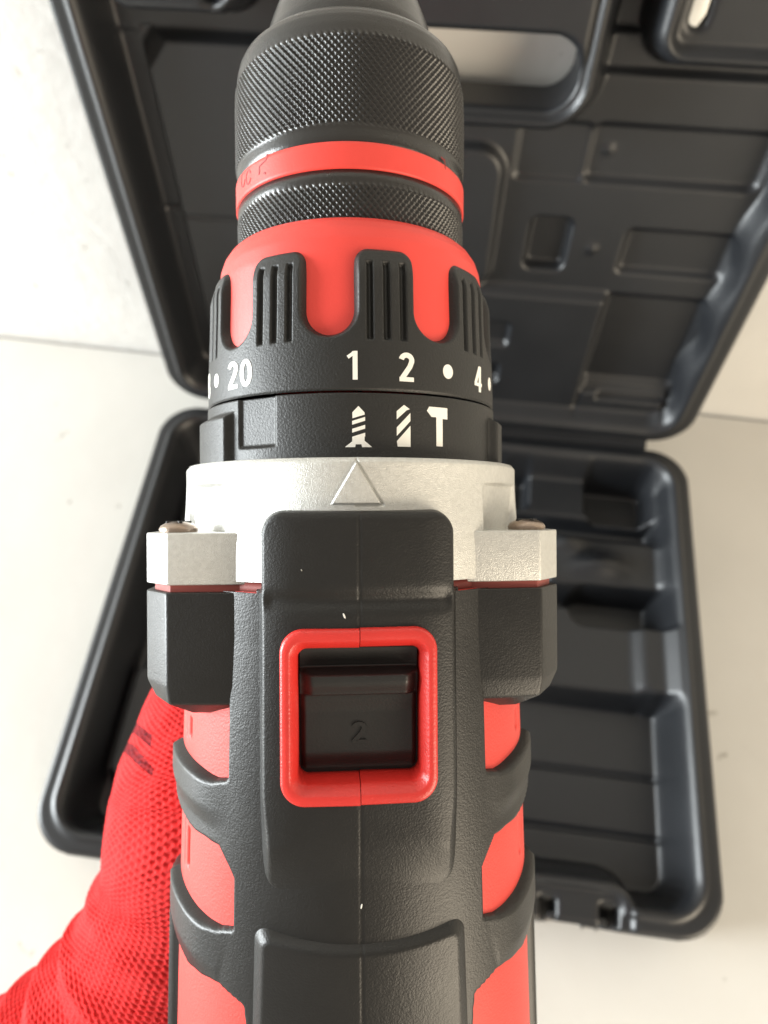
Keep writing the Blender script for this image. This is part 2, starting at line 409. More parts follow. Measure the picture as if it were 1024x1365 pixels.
# --- torque collar: red cage under black grips
RC = 27.2
def collar_red(name='collar_ring'):
    prof = [(48.2, 20.0), (48.8, 21.4), (48.6, 22.5), (47.8, 23.4), (46.4, 24.3), (44.6, 24.9), (42, 25.2), (26.5, 25.55)]
    return lathe(name, densify(prof, .5), M_redring, DR, 256)
collar_red()
tong = [px2cyl(x, y, 25.5) for (x, y) in ((322, 455), (440, 443), (577, 450))]
TSP = 40.0
T0 = tong[1][0]
YB = sum(t[1] for t in tong) / 3
def collar_black():
    nth = 1080; ys = np.concatenate([np.arange(19.25, 19.8, .15), np.arange(19.8, 46.5, .22)])
    T, Yv = np.meshgrid(np.linspace(0, 2 * np.pi, nth, endpoint=False), ys, indexing='ij')
    deg = (np.degrees(T) - T0 + TSP / 2) % TSP - TSP / 2        # 0 at the middle of a tongue
    arc = np.radians(deg) * 26.5
    # red shows inside the tongue slot and above the top of the grips
    tw = 3.45
    slot = np.maximum(np.abs(arc) - tw, -(Yv - (YB + tw)))
    slot = np.where(Yv < YB + tw, np.hypot(arc, Yv - (YB + tw)) - tw, slot)
    gd = (np.degrees(T) - T0) % TSP - TSP / 2                    # 0 at the middle of a grip
    garc = np.radians(gd) * 26.5
    top = -rbox(garc, Yv, -(TSP / 2 * .4625 - 3.45) , (TSP / 2 * .4625 - 3.45), 0, 42.6, 2.8)
    red = np.minimum(slot, 1e9)
    cover = np.minimum(slot, 0 * slot + 1e9)                     # >0 where black covers
    half = TSP * np.pi / 180 * 26.5 / 2 - tw
    grip = -rbox(garc, Yv, -half, half, 10, 43.3, 3.0)           # >0 inside grips
    cover = np.where(Yv > YB + tw, grip, np.where(slot > 0, slot, slot))
    h = 26.9 + (27.35 - 26.9) * ss(Yv, 40, 19)
    h = h - 1.1 * ss(Yv, 38, 43) 
    wall = ss(cover, -.25, 1.5)
    r = 23.8 + (h - 23.8) * wall
    # three grooves in every grip
    g = np.zeros_like(r)
    for k in (-1, 0, 1):
        gs = np.maximum(np.abs(garc - k * 2.72) - .40, np.abs(Yv - 33.8) - 6.2)
        g = np.maximum(g, ss(-gs, -.30, .30))
    r = r - .85 * g
    # bottom edge
    r = np.where(Yv < 19.6, r - .25 * (19.6 - Yv) / .35, r)
    P = np.stack([r * np.sin(T), Yv, r * np.cos(T)], -1)
    P[:, -1, 0] *= .9; P[:, -1, 2] *= .9
    return grid_mesh('torque_collar', P, M_plastic, DR, wrap=True, flip=True)
collar = collar_black()

# --- glyphs: strokes and polygons laid on a cylinder
def stroke(pts, wdt):
    """polyline -> quads with mitred joints"""
    pts = [np.array(p, float) for p in pts]; n = len(pts); L, Rr = [], []
    for i in range(n):
        if i == 0: d = pts[1] - pts[0]
        elif i == n - 1: d = pts[-1] - pts[-2]
        else:
            a = pts[i] - pts[i - 1]; b = pts[i + 1] - pts[i]
            d = a / np.linalg.norm(a) + b / np.linalg.norm(b)
        d = d / np.linalg.norm(d); nn = np.array([-d[1], d[0]]); k = 1.0
        if 0 < i < n - 1:
            a = pts[i] - pts[i - 1]; a = a / np.linalg.norm(a); k = 1 / max(.45, abs(a @ d))
        L.append(pts[i] + nn * wdt / 2 * k); Rr.append(pts[i] - nn * wdt / 2 * k)
    return L + Rr[::-1]
def arcp(cx, cy, rx, ry, a0, a1, n=12):
    return [(cx + rx * math.cos(R_(a0 + (a1 - a0) * i / n)), cy + ry * math.sin(R_(a0 + (a1 - a0) * i / n))) for i in range(n + 1)]
GLY = {  # height 1, width about .5
    '1': [stroke([(.02, .78), (.20, .90), (.25, .96)], .12), [(.20, 0), (.38, 0), (.38, 1), (.24, 1), (.20, .94)]],
    '2': [stroke(arcp(.25, .74, .18, .185, 170, -25, 12) + [(.36, .52), (.10, .12)], .175), [(0.0, 0), (.5, 0), (.5, .155), (.0, .155)]],
    '4': [[(.29, 0), (.45, 0), (.45, 1), (.29, 1)], [(0, .22), (.52, .22), (.52, .35), (0, .35)], stroke([(.06, .30), (.34, .95)], .15)],
    '0': [stroke(arcp(.25, .5, .18, .42, 0, 360, 26), .155)],
    '8': [stroke(arcp(.25, .73, .16, .20, 0, 360, 18), .13), stroke(arcp(.25, .28, .18, .21, 0, 360, 18), .13)],
    '.': [arcp(.25, .5, .25, .25, 0, 350, 20)],
}
def tri_poly(poly):
    from mathutils.geometry import tessellate_polygon
    return tessellate_polygon([[Vector((x, y, 0)) for x, y in poly]])
def wrap_mesh(name, polys, R, th, Yc, m, parent, thick=.05, flat_z=None):
    """polys in mm about (0,0); bent on the cylinder of radius R at angle th (deg), height Yc"""
    bm = bmesh.new()
    for k, poly in enumerate(polys):
        vs = [bm.verts.new((x, y, 0)) for x, y in poly]
        for t in tri_poly(poly):
            try: bm.faces.new([vs[i] for i in t])
            except ValueError: pass
    for _ in range(3):
        long = [e for e in bm.edges if e.calc_length() > .6]
        if not long: break
        bmesh.ops.subdivide_edges(bm, edges=long, cuts=1); bmesh.ops.triangulate(bm, faces=bm.faces)
    bmesh.ops.recalc_face_normals(bm, faces=bm.faces)
    for f in bm.faces:
        if f.normal.z < 0: f.normal_flip()
    ret = bmesh.ops.extrude_face_region(bm, geom=bm.faces[:])
    top = [g for g in ret['geom'] if isinstance(g, bmesh.types.BMVert)]
    for v in top: v.co.z += thick
    for v in bm.verts:
        x, y, z = v.co
        if flat_z is None:
            a = R_(th) + x / R; r = R + z
            v.co = Vector((r * math.sin(a), Yc + y, r * math.cos(a))) * .001
        else: v.co = Vector((th + x, Yc + y, flat_z + z)) * .001
    me = bpy.data.meshes.new(name); bm.to_mesh(me); bm.free()
    return link(name, me, m, parent, smooth=False)
def glyphs(txt, hgt, wid, gap=.13):
    out = []; x = 0
    for ch in txt:
        for p in GLY[ch]: out.append([((q[0] + x) * wid, (q[1] - .5) * hgt) for q in p])
        x += .5 + gap
    W = (x - gap) * wid
    return [[(q[0] - W / 2, q[1]) for q in p] for p in out]
RN = 27.28
for txt, px, py, hh, ww in (('1', 472, 486, 4.55, 4.3), ('2', 542, 487, 4.6, 5.0), ('4', 637, 503, 4.5, 5.4), ('20', 319, 497, 4.6, 5.6), ('18', 275, 508, 4.6, 5.6)):
    th, yy = px2cyl(px, py, RN)
    if txt == '18': th = -78.0
    r_here = 26.9 + .45 * float(ss(np.array(yy), 40, 19))
    wrap_mesh('numeral', glyphs(txt, hh, ww), r_here - .03, th, 23.2, M_print, collar, .12)
for px, py in ((597, 491), (652, 507), (289, 502)):
    th, yy = px2cyl(px, py, RN)
    wrap_mesh('dot', [arcp(0, 0, 1.12, 1.2, 0, 345, 22)], 27.3 - .06, th, 23.25, M_print, collar, .13)

# --- mode ring under the collar, with the two steps at the side
def mode_ring():
    nth = 720; ys = np.arange(7.4, 19.16, .22)
    T, Yv = np.meshgrid(np.linspace(-np.pi, np.pi, nth, endpoint=False), ys, indexing='ij')
    deg = np.degrees(T)
    r = np.full(T.shape, 27.45)
    # raised shoulder blocks left and right
    thl, _ = px2cyl(305, 570, 28.5)
    for c0, c1 in ((thl - 30, thl), (62, 92)):
        arc0 = np.radians(deg - c0) * 28; arc1 = np.radians(c1 - deg) * 28
        blk = np.minimum(np.minimum(arc0, arc1), (16.9 - Yv) * 1.0)
        r = np.maximum(r, 27.45 + 1.55 * ss(blk, -.2, 1.0))
    # flat pocket right of the left block
    ta, _ = px2cyl(318, 570, 27.4); tb, _ = px2cyl(368, 560, 27.4)
    tm = R_((ta + tb) / 2); hw = math.radians(tb - ta) / 2
    pk = np.minimum(np.minimum((hw - np.abs(T - tm)) * 27, Yv - 10.6), 30)
    flat = 27.45 * math.cos(hw) / np.maximum(np.cos(T - tm), .3)
    r = np.where(pk > 0, np.minimum(r, flat - .55 * ss(pk, 0, .5)), r)
    r = np.where(Yv > 18.9, r - .3, r)
    P = np.stack([r * np.sin(T), Yv, r * np.cos(T)], -1)
    P[:, -1, 0] *= .93; P[:, -1, 2] *= .93
    return grid_mesh('mode_ring', P, M_plastic, DR, wrap=True, flip=True)
mring = mode_ring()
RM = 27.46
def ypx(px, py): return px2cyl(px, py, RM)
# screw symbol
th, yy = ypx(478, 569)
hw = 1.25
scr = [[(-.95, 2.3), (0, 3.3), (.95, 2.3), (1.0, 1.95), (-.95, 1.35)]]
for k in range(3):
    y0 = .98 - k * 1.25
    scr.append([(-1.0, y0 - .05), (1.05, y0 + .60), (1.05, y0 + .0), (-1.0, y0 - .65)])
scr.append([(-1.0, -2.0), (.95, -1.35), (.95, -2.2), (2.15, -3.2), (.55, -3.2), (.45, -2.75), (-.45, -2.75), (-.55, -3.2), (-2.15, -3.2), (-1.0, -2.3)])
wrap_mesh('screw_symbol', scr, RM - .03, th, yy, M_print, mring, .06)
th, yy = ypx(538, 568)
bit = [[(-1.15, 2.35), (.1, 3.4), (1.2, 2.6), (.7, 2.45), (-1.15, 1.15)],
       [(1.2, 2.15), (1.2, .85), (-1.15, -1.6), (-1.15, -.25)],
       [(1.2, .25), (1.2, -3.3), (-1.1, -3.3), (-1.1, -2.3)]]
bit[0] = [(-1.15, 2.35), (.1, 3.4), (1.1, 2.75), (.55, 2.55), (-1.15, 1.05)]
wrap_mesh('drill_bit_symbol', [bit[0], bit[1], [(1.2, .1), (1.2, -3.3), (-1.0, -3.3), (-1.15, -2.45)]], RM - .03, th, yy, M_print, mring, .06)
th, yy = ypx(584, 569)
ham = [[(-2.2, 2.5), (-1.75, 3.2), (2.0, 3.2), (2.0, 1.35), (.95, 1.35), (.95, -3.2), (-.35, -3.2), (-.35, 1.55), (-1.3, 1.55)]]
wrap_mesh('hammer_symbol', ham, RM - .03, th, yy, M_print, mring, .06)
# engraved marks on the red chuck ring, their shade painted as dark red strokes
ringo = bpy.data.objects['chuck_ring']
for (px, py, pl) in ((350, 222, [stroke([(1.3, 1.6), (1.0, .9), (-.9, .3), (-.9, -.6), (-1.0, -1.1)], .28), stroke([(.3, -1.2), (.8, -1.4)], .35), stroke([(1.0, 1.7), (1.5, 1.6)], .3)]),
                     (331, 236, [stroke(arcp(0, 0, .9, 1.2, 20, 340, 14), .28)]),
                     (324, 240, [stroke(arcp(0, 0, .9, 1.2, 100, 350, 10), .28)]),
                     (592, 218, [stroke([(-.9, .8), (.3, .5)], .3), stroke([(.2, .9), (.4, -.9)], .2)])):
    th, yy = px2cyl(px, py, 22.05)
    wrap_mesh('engraved_mark', pl, 22.03, th, yy, M_redshade, ringo, .06)

# --- silver gear case
def gear_case():
    th = np.concatenate([np.linspace(-np.pi, -.3, 300)[:-1], np.linspace(-.3, .4, 220)[:-1], np.linspace(.4, np.pi, 300)]); ys = np.concatenate([[8.6], np.arange(8.4, -2, -.15), np.arange(-2, -11.2, -.33)])
    T, Yv = np.meshgrid(th, ys, indexing='ij')
    r = 31.35 + .6 * ss(Yv, 6, -8) - .6 * ss(Yv, 7.6, 8.6)
    deg = np.degrees(T)
    # screw pockets: a flat cut on each shoulder
    for sx in (-1, 1):
        dd = deg * sx
        c = 57.0
        flat = 30.2 / np.maximum(np.cos(np.radians(dd - c)), .4)
        m = np.minimum(np.minimum((dd - 41.5) * .55, (70 - dd) * .55), (5.0 - Yv))
        r = np.where(m > 0, np.minimum(r, r * (1 - ss(m, 0, .8)) + np.minimum(r, flat - 1.0 * ss(Yv, 5.0, -6)) * ss(m, 0, .8)), r)
    # raised pointer triangle
    tx = np.radians(deg - TRI_TH) * 31.4
    u = (7.8 - Yv) / 8.0
    tri = np.minimum(u * 4.7 - np.abs(tx), (Yv - 1.15) * 1.2)
    tri2 = tri / 1.13
    r = r + .42 * ss(tri2, 0, .22) - .35 * np.exp(-((tri2 + .12) / .13) ** 2) * (tx > -.1)
    P = np.stack([r * np.sin(T), Yv, r * np.cos(T)], -1)
    P[:, 0, 0] *= .86; P[:, 0, 2] *= .86
    return grid_mesh('gear_case', P, M_silver, DR, flip=True)
TRI_TH = px2cyl(475, 640, 31.8)[0]
gc = gear_case()
def prism(name, pts, y0, y1, m, parent, bev=.5, y0b=None):
    """pts: (x,z) outline extruded along Y from y0 to y1, edges bevelled"""
    bm = bmesh.new()
    a = [bm.verts.new((x, y0, z)) for x, z in pts]; b = [bm.verts.new((x, y1, z)) for x, z in pts]
    n = len(pts)
    bm.faces.new(a); bm.faces.new(b[::-1])
    for i in range(n): bm.faces.new((a[i], b[i], b[(i + 1) % n], a[(i + 1) % n]))
    bmesh.ops.recalc_face_normals(bm, faces=bm.faces)
    bmesh.ops.bevel(bm, geom=bm.edges[:], offset=bev, segments=3, profile=.6, affect='EDGES', clamp_overlap=True)
    for v in bm.verts: v.co *= .001
    me = bpy.data.meshes.new(name); bm.to_mesh(me); bm.free()
    o = link(name, me, m, parent); shade_auto(o, 30); return o
for sx in (-1, 1):
    lug = prism('lug', [(sx * 17, 25.6), (sx * 30.2, 25.0), (sx * 34.7, 19.4), (sx * 34.7, 11), (sx * 27, 8), (sx * 17, 8)], -3.2, -11.5, M_silver, gc, .35)
    # screw: domed head with a cross recess
    N = 24; pr = [(0, 3.1), (.5, 3.25), (1.1, 2.9), (1.5, 2.2), (1.75, 1.2), (1.8, 0)]
    V = []; F = []
    for i in range(N):
        a = 2 * math.pi * i / N
        for (h, rad) in pr: V.append((sx * 29.6 + rad * math.cos(a), -3.2 + h, 18.6 + rad * math.sin(a)))
    k = len(pr)
    for i in range(N):
        j = (i + 1) % N
        for q in range(k - 1): F.append((i * k + q, i * k + q + 1, j * k + q + 1, j * k + q))
    sc = mesh_np('screw', V, F, M_screw, gc)
    for ang in (20, 110):
        me = curve_mesh([rrect(-2.1, 2.1, -.35, .35, .3, 3)], .5, .1)
        me.transform(Matrix.Scale(.001, 4) @ Matrix.Translation((sx * 29.6, -1.58, 18.6)) @ Matrix.Rotation(R_(-90), 4, 'X') @ Matrix.Rotation(R_(ang), 4, 'Z'))
        link('cross_recess', me, mat('recess_dark', (.02, .018, .016), .6) if 'recess_dark' not in bpy.data.materials else bpy.data.materials['recess_dark'], sc, smooth=False)

# --- gasket line between gear case and body
lathe('gasket', [(-11.0, 30), (-11.0, 31.2), (-13.0, 31.2), (-13.0, 30)], M_gasket, DR, 160)
for sx in (-1, 1):
    prism('gasket_lug', [(sx * 17, 25.0), (sx * 29.8, 24.4), (sx * 33.4, 19.2), (sx * 33.4, 11), (sx * 17, 8)], -11.3, -13.0, M_gasket, DR, .1)

# --- motor housing (red shell) and rubber overmould
YT, YE = -12.5, -112.0
def r_red(Yv): return 31.6 + .026 * np.clip(-20 - Yv, 0, 80)
thv = np.radians(np.arange(-150, 150.1, .5))
ysv = np.arange(YT, YE, -.33)
T, Yv = np.meshgrid(thv, ysv, indexing='ij')
deg = np.degrees(T)
AT = np.abs(T)
# windows traced on the left side, mirrored to the right
def win(pts):
    out = []
    for (px, py) in pts:
        th, y = px2cyl(px, py, 32.6); out.append((abs(math.radians(th)) * 32.6, y))
    return out
W1 = win([(303, 925), (303, 1032), (290, 1030), (266, 1014)]); W1 += [(44.5, W1[3][1] + 1.2), (48.5, W1[3][1] - .6), (64, W1[3][1] - 3), (64, W1[0][1]), ]
W2 = win([(296, 1130), (312, 1165), (313, 1228), (298, 1226), (266, 1200)]); W2 += [(44.5, W2[4][1] + 1.6), (48.5, W2[4][1] - .4), (64, W2[4][1] - 3), (64, W2[0][1] + 8)]
W2 += win([(262, 1106)])
W3 = win([(262, 1284), (300, 1310), (328, 1336), (336, 1420)]); W3 += [(20, -112), (49, -120), (49, W3[0][1] + 4.5)]
arc = AT * 32.6
sdw = np.minimum(np.minimum(poly_sdf(arc, Yv, W1), poly_sdf(arc, Yv, W2)), poly_sdf(arc, Yv, W3)) - .25
rr_ = r_red(Yv)
# red shell with vent slits
slit = np.zeros_like(rr_)
for a0, y0, y1, ww in ((35.9, -35.5, -38.8, .55), (35.9, -54.5, -61.0, .5), (38.3, -33, -39.5, .18), (38.3, -53, -62, .18)):
    slit = np.maximum(slit, ss(-np.maximum(np.abs(arc - a0) - ww, np.maximum(Yv - y0, y1 - Yv)), -.25, .25) * (1.0 if ww > .3 else .45))
r = rr_ - 1.0 * slit
P = np.stack([r * np.sin(T), Yv, r * np.cos(T)], -1)
hole = (np.abs(P[..., 0]) < 10.6) & (np.cos(T) > 0) & (Yv < -18.6) & (Yv > -41.8)
grid_mesh('motor_housing', P, M_red, DR, keep=~hole)
# rubber: thick lip under each window, thinning to the top of the next one
def lip(Yv, top, bot):
    return ss(Yv, top + .6, top - .6) * ss(Yv, bot, top - 4)
th_r = 1.15 + 0 * rr_; lowm = 0 * rr_
sideY = Yv + (arc - 30) * -.28
for (w_, span) in ((W1, 9), (W2, 11)):
    lowpts = sorted([(p[0], p[1]) for p in w_[1:6] if p[0] > 20])
    xs_ = [p[0] for p in lowpts]; ys_ = [p[1] for p in lowpts]
    ylow = np.interp(arc, xs_, ys_)
    dd = ylow - Yv
    lowm = np.maximum(lowm, ss(dd, -1.2, .2) * ss(dd, 5, 3) * ss(arc, 22, 28))
    th_r = th_r + .70 * ss(arc, 21, 30) * ss(dd, -1.5, .2) * ss(dd, span, span * .6)
inside = ss(sdw / (1 + 1.3 * lowm), -.05, .75)
r = (rr_ - 1.4) + (1.4 + th_r) * inside
Pr = np.stack([r * np.sin(T), Yv, r * np.cos(T)], -1)
seam = np.exp(-(Pr[..., 0] / .14) ** 2)
Pr[..., 2] -= .12 * seam * (np.cos(T) > .5)
grid_mesh('rubber_overmould', Pr, M_rubber, DR, keep=~hole)
# rear cap, a touch wider than the housing
sd_cap = [(-69, 33.0), (-69.8, 34.0), (-71.5, 34.9), (-76, 35.4), (-112, 36.2), (-118, 33), (-119, 0.1)]
nth = 200; th_ = np.radians(np.linspace(84, 276, nth)); pf = densify(sd_cap, 1.0)
TT, YY = np.meshgrid(th_, [p[0] for p in pf], indexing='ij'); RR = np.broadcast_to([p[1] for p in pf], TT.shape)
edge = ss(np.minimum(TT - th_[0], th_[-1] - TT) * 34, 0, 2.0)
RR = 32.5 * (RR > 30) * (1 - edge) + RR * np.where(RR > 30, edge, 1)
grid_mesh('rear_bumper', np.stack([RR * np.sin(TT), YY, RR * np.cos(TT)], -1), M_rubber, DR, flip=True)
lathe('rear_cap', densify([(-110, 33.5), (-113, 32.8), (-116, 30), (-117, 25), (-117, .1)], 2), M_rubber, DR, 96)

# --- top pad: tongue over the gear case, plateau round the switch, cushion behind
xs = np.arange(-19.2, 19.21, .26); ys = np.concatenate([np.arange(2.2, -66, -.26), np.arange(-66, -112, -.5)])
X, Y = np.meshgrid(xs, ys, indexing='ij')
cyl = np.sqrt(np.maximum((r_red(Y) + .95) ** 2 - X * X, 0))
plat = 33.9 - X * X / 150
plat = plat - .75 * np.exp(-((Y + 13.3) / 1.25) ** 2) * ss(15.0 - np.abs(X), 0, 2)       # cross groove
plat = plat - .5 * ss(Y, -1.2, .8)
sd1 = rbox(X, Y, -15.6, 15.6, -75, 1.0, 4.4)
sd1b = rbox(X, Y, -15.6, 15.6, -58.5, 8, 7.5)
k1 = ss(-sd1, -.1, 1.15 + .9 * ss(Y, -42, -52)) * ss(sd1b, 1.5, 0)
# rear end of the plateau slopes away
kb = ss(-rbox(X * .6, Y, -15.6, 15.6, -58.5, 8, 8.5), -.5, 10)
cush = 35.0 - X * X / 75
hwc = 16.4 + (-60 - Y) * .035
sd2 = rbox(X * 16.4 / hwc, Y + 1.5 * (1 - (X / 16.4) ** 2), -16.4, 16.4, -140, -62.3, 3.0)
low = np.where(Y > -11.9, 24.0, cyl - .5)
z = low + ((cyl + .05 + (plat - cyl - .05) * kb) - low) * k1
z = np.where((Y < -58) & (k1 < 1), np.maximum(z, cyl - .5), z)
# valley before the cushion
z = z - .7 * np.exp(-((Y + 1.5 * (1 - (X / 16.4) ** 2) + 61.0) / 1.6) ** 2) * ss(15.5 - np.abs(X), 0, 2) 
z = np.where(Y < -56, z + (cush - z) * ss(-sd2, -.6, 2.0), z)
zf = z - .16 * np.exp(-(X / .16) ** 2) * (z > 30)
# opening for the speed switch
op = rbox(X, Y, -10.6, 10.6, -41.8, -18.6, 1.5)
zf = np.where(op < 0, np.minimum(zf, 25.0), zf)
P = np.stack([X, Y, zf], -1)
vis = zf > np.where(Y > -11.9, 24.05, cyl - .49)
grid_mesh('top_pad', P, M_rubber, DR, keep=vis | (op < .5), flip=True)

# --- bosses behind the silver lugs
for sx in (-1, 1):
    bm = bmesh.new()
    def ringv(y, k):
        pts = [(sx * 17, 26.6), (sx * 30.3, 25.2), (sx * 34.8, 19.2), (sx * 34.8, 11), (sx * 17, 3)]
        if k == 1: pts = [(sx * 17.6, 26.2), (sx * 30.0, 24.8), (sx * 33.4, 19.0), (sx * 33.4, 11), (sx * 17, 3)]
        if k == 2: pts = [(sx * 19.5, 21.0), (sx * 27.0, 20.6), (sx * 28.2, 17.0), (sx * 28.2, 11), (sx * 17, 3)]
        return [bm.verts.new((x, y, z)) for x, z in pts]
    rings = [ringv(-12.6, 0), ringv(-27.4, 0), ringv(-30.4, 1), ringv(-33.0, 2)]
    for a, b in zip(rings[:-1], rings[1:]):
        for i in range(5): bm.faces.new((a[i], b[i], b[(i + 1) % 5], a[(i + 1) % 5]))
    bm.faces.new(rings[0]); bm.faces.new(rings[-1][::-1])
    bmesh.ops.recalc_face_normals(bm, faces=bm.faces)
    bmesh.ops.bevel(bm, geom=bm.edges[:], offset=.45, segments=3, profile=.6, affect='EDGES', clamp_overlap=True)
    for v in bm.verts: v.co *= .001
    me = bpy.data.meshes.new('screw_boss'); bm.to_mesh(me); bm.free()
    shade_auto(link('screw_boss', me, M_rubber, DR), 30)

# --- red switch frame, two halves meeting at the seam
FX0, FY0 = px2z(372, 840, 34.2); FX1, FY1 = px2z(585, 1071, 34.2)
IX0, IY0 = px2z(401, 867, 33.6); IX1, IY1 = px2z(558, 1034, 33.6)
IX0 -= .55; IX1 += .55; IY0 += .1; IY1 -= 1.0
def ring_pt(t, k):
    """closed loop of the frame; t in 0..1, k across 0..1 (outer..inner)"""
    pass
def frame_half(sx):
    n = 12
    def loop(x1, y0, y1, r, xs0):
        # from seam top round the side to seam bottom; x measured outward
        pts = [(xs0, y0)]
        for i in range(n + 1): a = R_(90 - 90 * i / n); pts.append((x1 - r + r * math.cos(a), y0 - r + r * math.sin(a)))
        for i in range(n + 1): a = R_(-90 * i / n); pts.append((x1 - r + r * math.cos(a), y1 + r + r * math.sin(a)))
        pts.append((xs0, y1)); return pts
    xo = abs(FX0) if sx < 0 else FX1; xi = abs(IX0) if sx < 0 else IX1
    dy = .0 if sx < 0 else .12
    prof = [(0, 31.5), (0, 34.05), (.05, 34.45), (.16, 34.72), (.5, 34.78), (.60, 34.6), (.92, 33.2), (1.0, 32.8), (1.0, 27.2)]
    V = []; F = []
    for (t, z) in prof:
        x1 = xo + (xi - xo) * t; y0 = FY0 + dy + (IY0 - FY0) * t; y1 = FY1 + dy + (IY1 - FY1) * t; r = 3.6 + (1.5 - 3.6) * t
        for (x, y) in loop(x1, y0, y1, r, .055): V.append((sx * x, y, z - (x * x) / 260))
    m_ = 2 * (n + 1) + 2
    for j in range(len(prof) - 1):
        for i in range(m_ - 1):
            q = (j * m_ + i, j * m_ + i + 1, (j + 1) * m_ + i + 1, (j + 1) * m_ + i); F.append(q if sx < 0 else q[::-1])
    F.append([j * m_ for j in range(len(prof))]); F.append([j * m_ + m_ - 1 for j in range(len(prof))])
    o = mesh_np('switch_frame', V, F, M_redgloss, DR)
    bm = bmesh.new(); bm.from_mesh(o.data); bmesh.ops.recalc_face_normals(bm, faces=bm.faces); bm.to_mesh(o.data); bm.free()
    shade_auto(o, 50)
for sx in (-1, 1): frame_half(sx)
# slider
sw_x0, sw_x1 = IX0 + .25, IX1 - .25
xs = np.arange(sw_x0, sw_x1 + .01, .2); ys = np.arange(IY0 - .25, IY1 + 1.0, -.2)
X, Y = np.meshgrid(xs, ys, indexing='ij')
_, ya = px2z(480, 890, 31); _, yb = px2z(480, 906, 32); _, yc_ = px2z(480, 928, 32); _, yd = px2z(480, 950, 30)
z = 30.0 + 1.2 * ss(Y, ya, IY0)                                   # front ledge rising to the front
zr = 32.6
ridge = ss(Y, ya + .15, ya - .9) * ss(Y, yc_ - .15, yc_ + .25)
z = np.where(Y < ya + .2, 29.9, z)
edgex = np.minimum(X - sw_x0, sw_x1 - X)
ridge_top = 33.1 - .55 * ss(Y, yb, yc_) * 2 - 1.9 * (1 - ss(edgex, 0.2, 2.2)) ** 1.3
z = z * (1 - ridge) + ridge_top * ridge
z = np.where(Y < yc_, np.maximum(z, 29.9 + .7 * ss(Y, yd, yc_)), z)
z = z - 1.0 * (1 - ss(edgex, 0, .8)) * (Y < yc_) - .0
z = z - .9 * ss(Y, IY1 + 4, IY1 + 1.2)
sl_ = grid_mesh('speed_slider', np.stack([X, Y, z], -1), M_switch, DR, flip=True)
n_x, n_y = px2z(479, 976, 30)
wrap_mesh('numeral', [[(q[0] * 1.2, q[1]) for q in p] for p in glyphs('2', 3.2, 3.6)], 0, n_x, n_y, M_switch, sl_, .34, flat_z=29.82)
me = curve_mesh([rrect(IX0 - 1, IX1 + 1, IY1 - 1, IY0 + 1, 1)], 1.0, .1)
me.transform(Matrix.Scale(.001, 4) @ Matrix.Translation((0, 0, 27.3)))
link('switch_well', me, M_switch, DR, smooth=False)

# --- pistol grip, trigger and battery below the body
def loft(name, st, m, parent, n=40, power=2.6):
    V = []; F = []
    for (c, ax, by, z) in st:
        for i in range(n):
            a = 2 * math.pi * i / n; ca, sa = math.cos(a), math.sin(a)
            V.append((c[0] + ax * abs(ca) ** (2 / power) * np.sign(ca), c[1] + by * abs(sa) ** (2 / power) * np.sign(sa), z))
    for j in range(len(st) - 1):
        for i in range(n): F.append((j * n + i, j * n + (i + 1) % n, (j + 1) * n + (i + 1) % n, (j + 1) * n + i))
    F.append(list(range(n))); F.append([(len(st) - 1) * n + i for i in range(n)][::-1])
    o = mesh_np(name, V, F, m, parent)
    bm = bmesh.new(); bm.from_mesh(o.data); bmesh.ops.recalc_face_normals(bm, faces=bm.faces); bm.to_mesh(o.data); bm.free(); shade_auto(o, 40); return o
loft('grip', [((0, -62), 17, 26, -24), ((0, -64), 15.5, 21, -40), ((0, -68), 15.5, 19, -60), ((0, -70), 16, 19.5, -85), ((0, -70), 17.5, 23, -105)], M_rubber, DR)
loft('battery', [((0, -66), 24, 34, -104), ((0, -66), 26, 38, -108), ((0, -66), 26, 38, -128), ((0, -66), 24, 36, -132)], M_plastic, DR)
loft('trigger', [((0, -42), 6, 7, -36), ((0, -43), 6.5, 5, -46), ((0, -43.5), 6, 6, -57)], M_red, DR, 24)

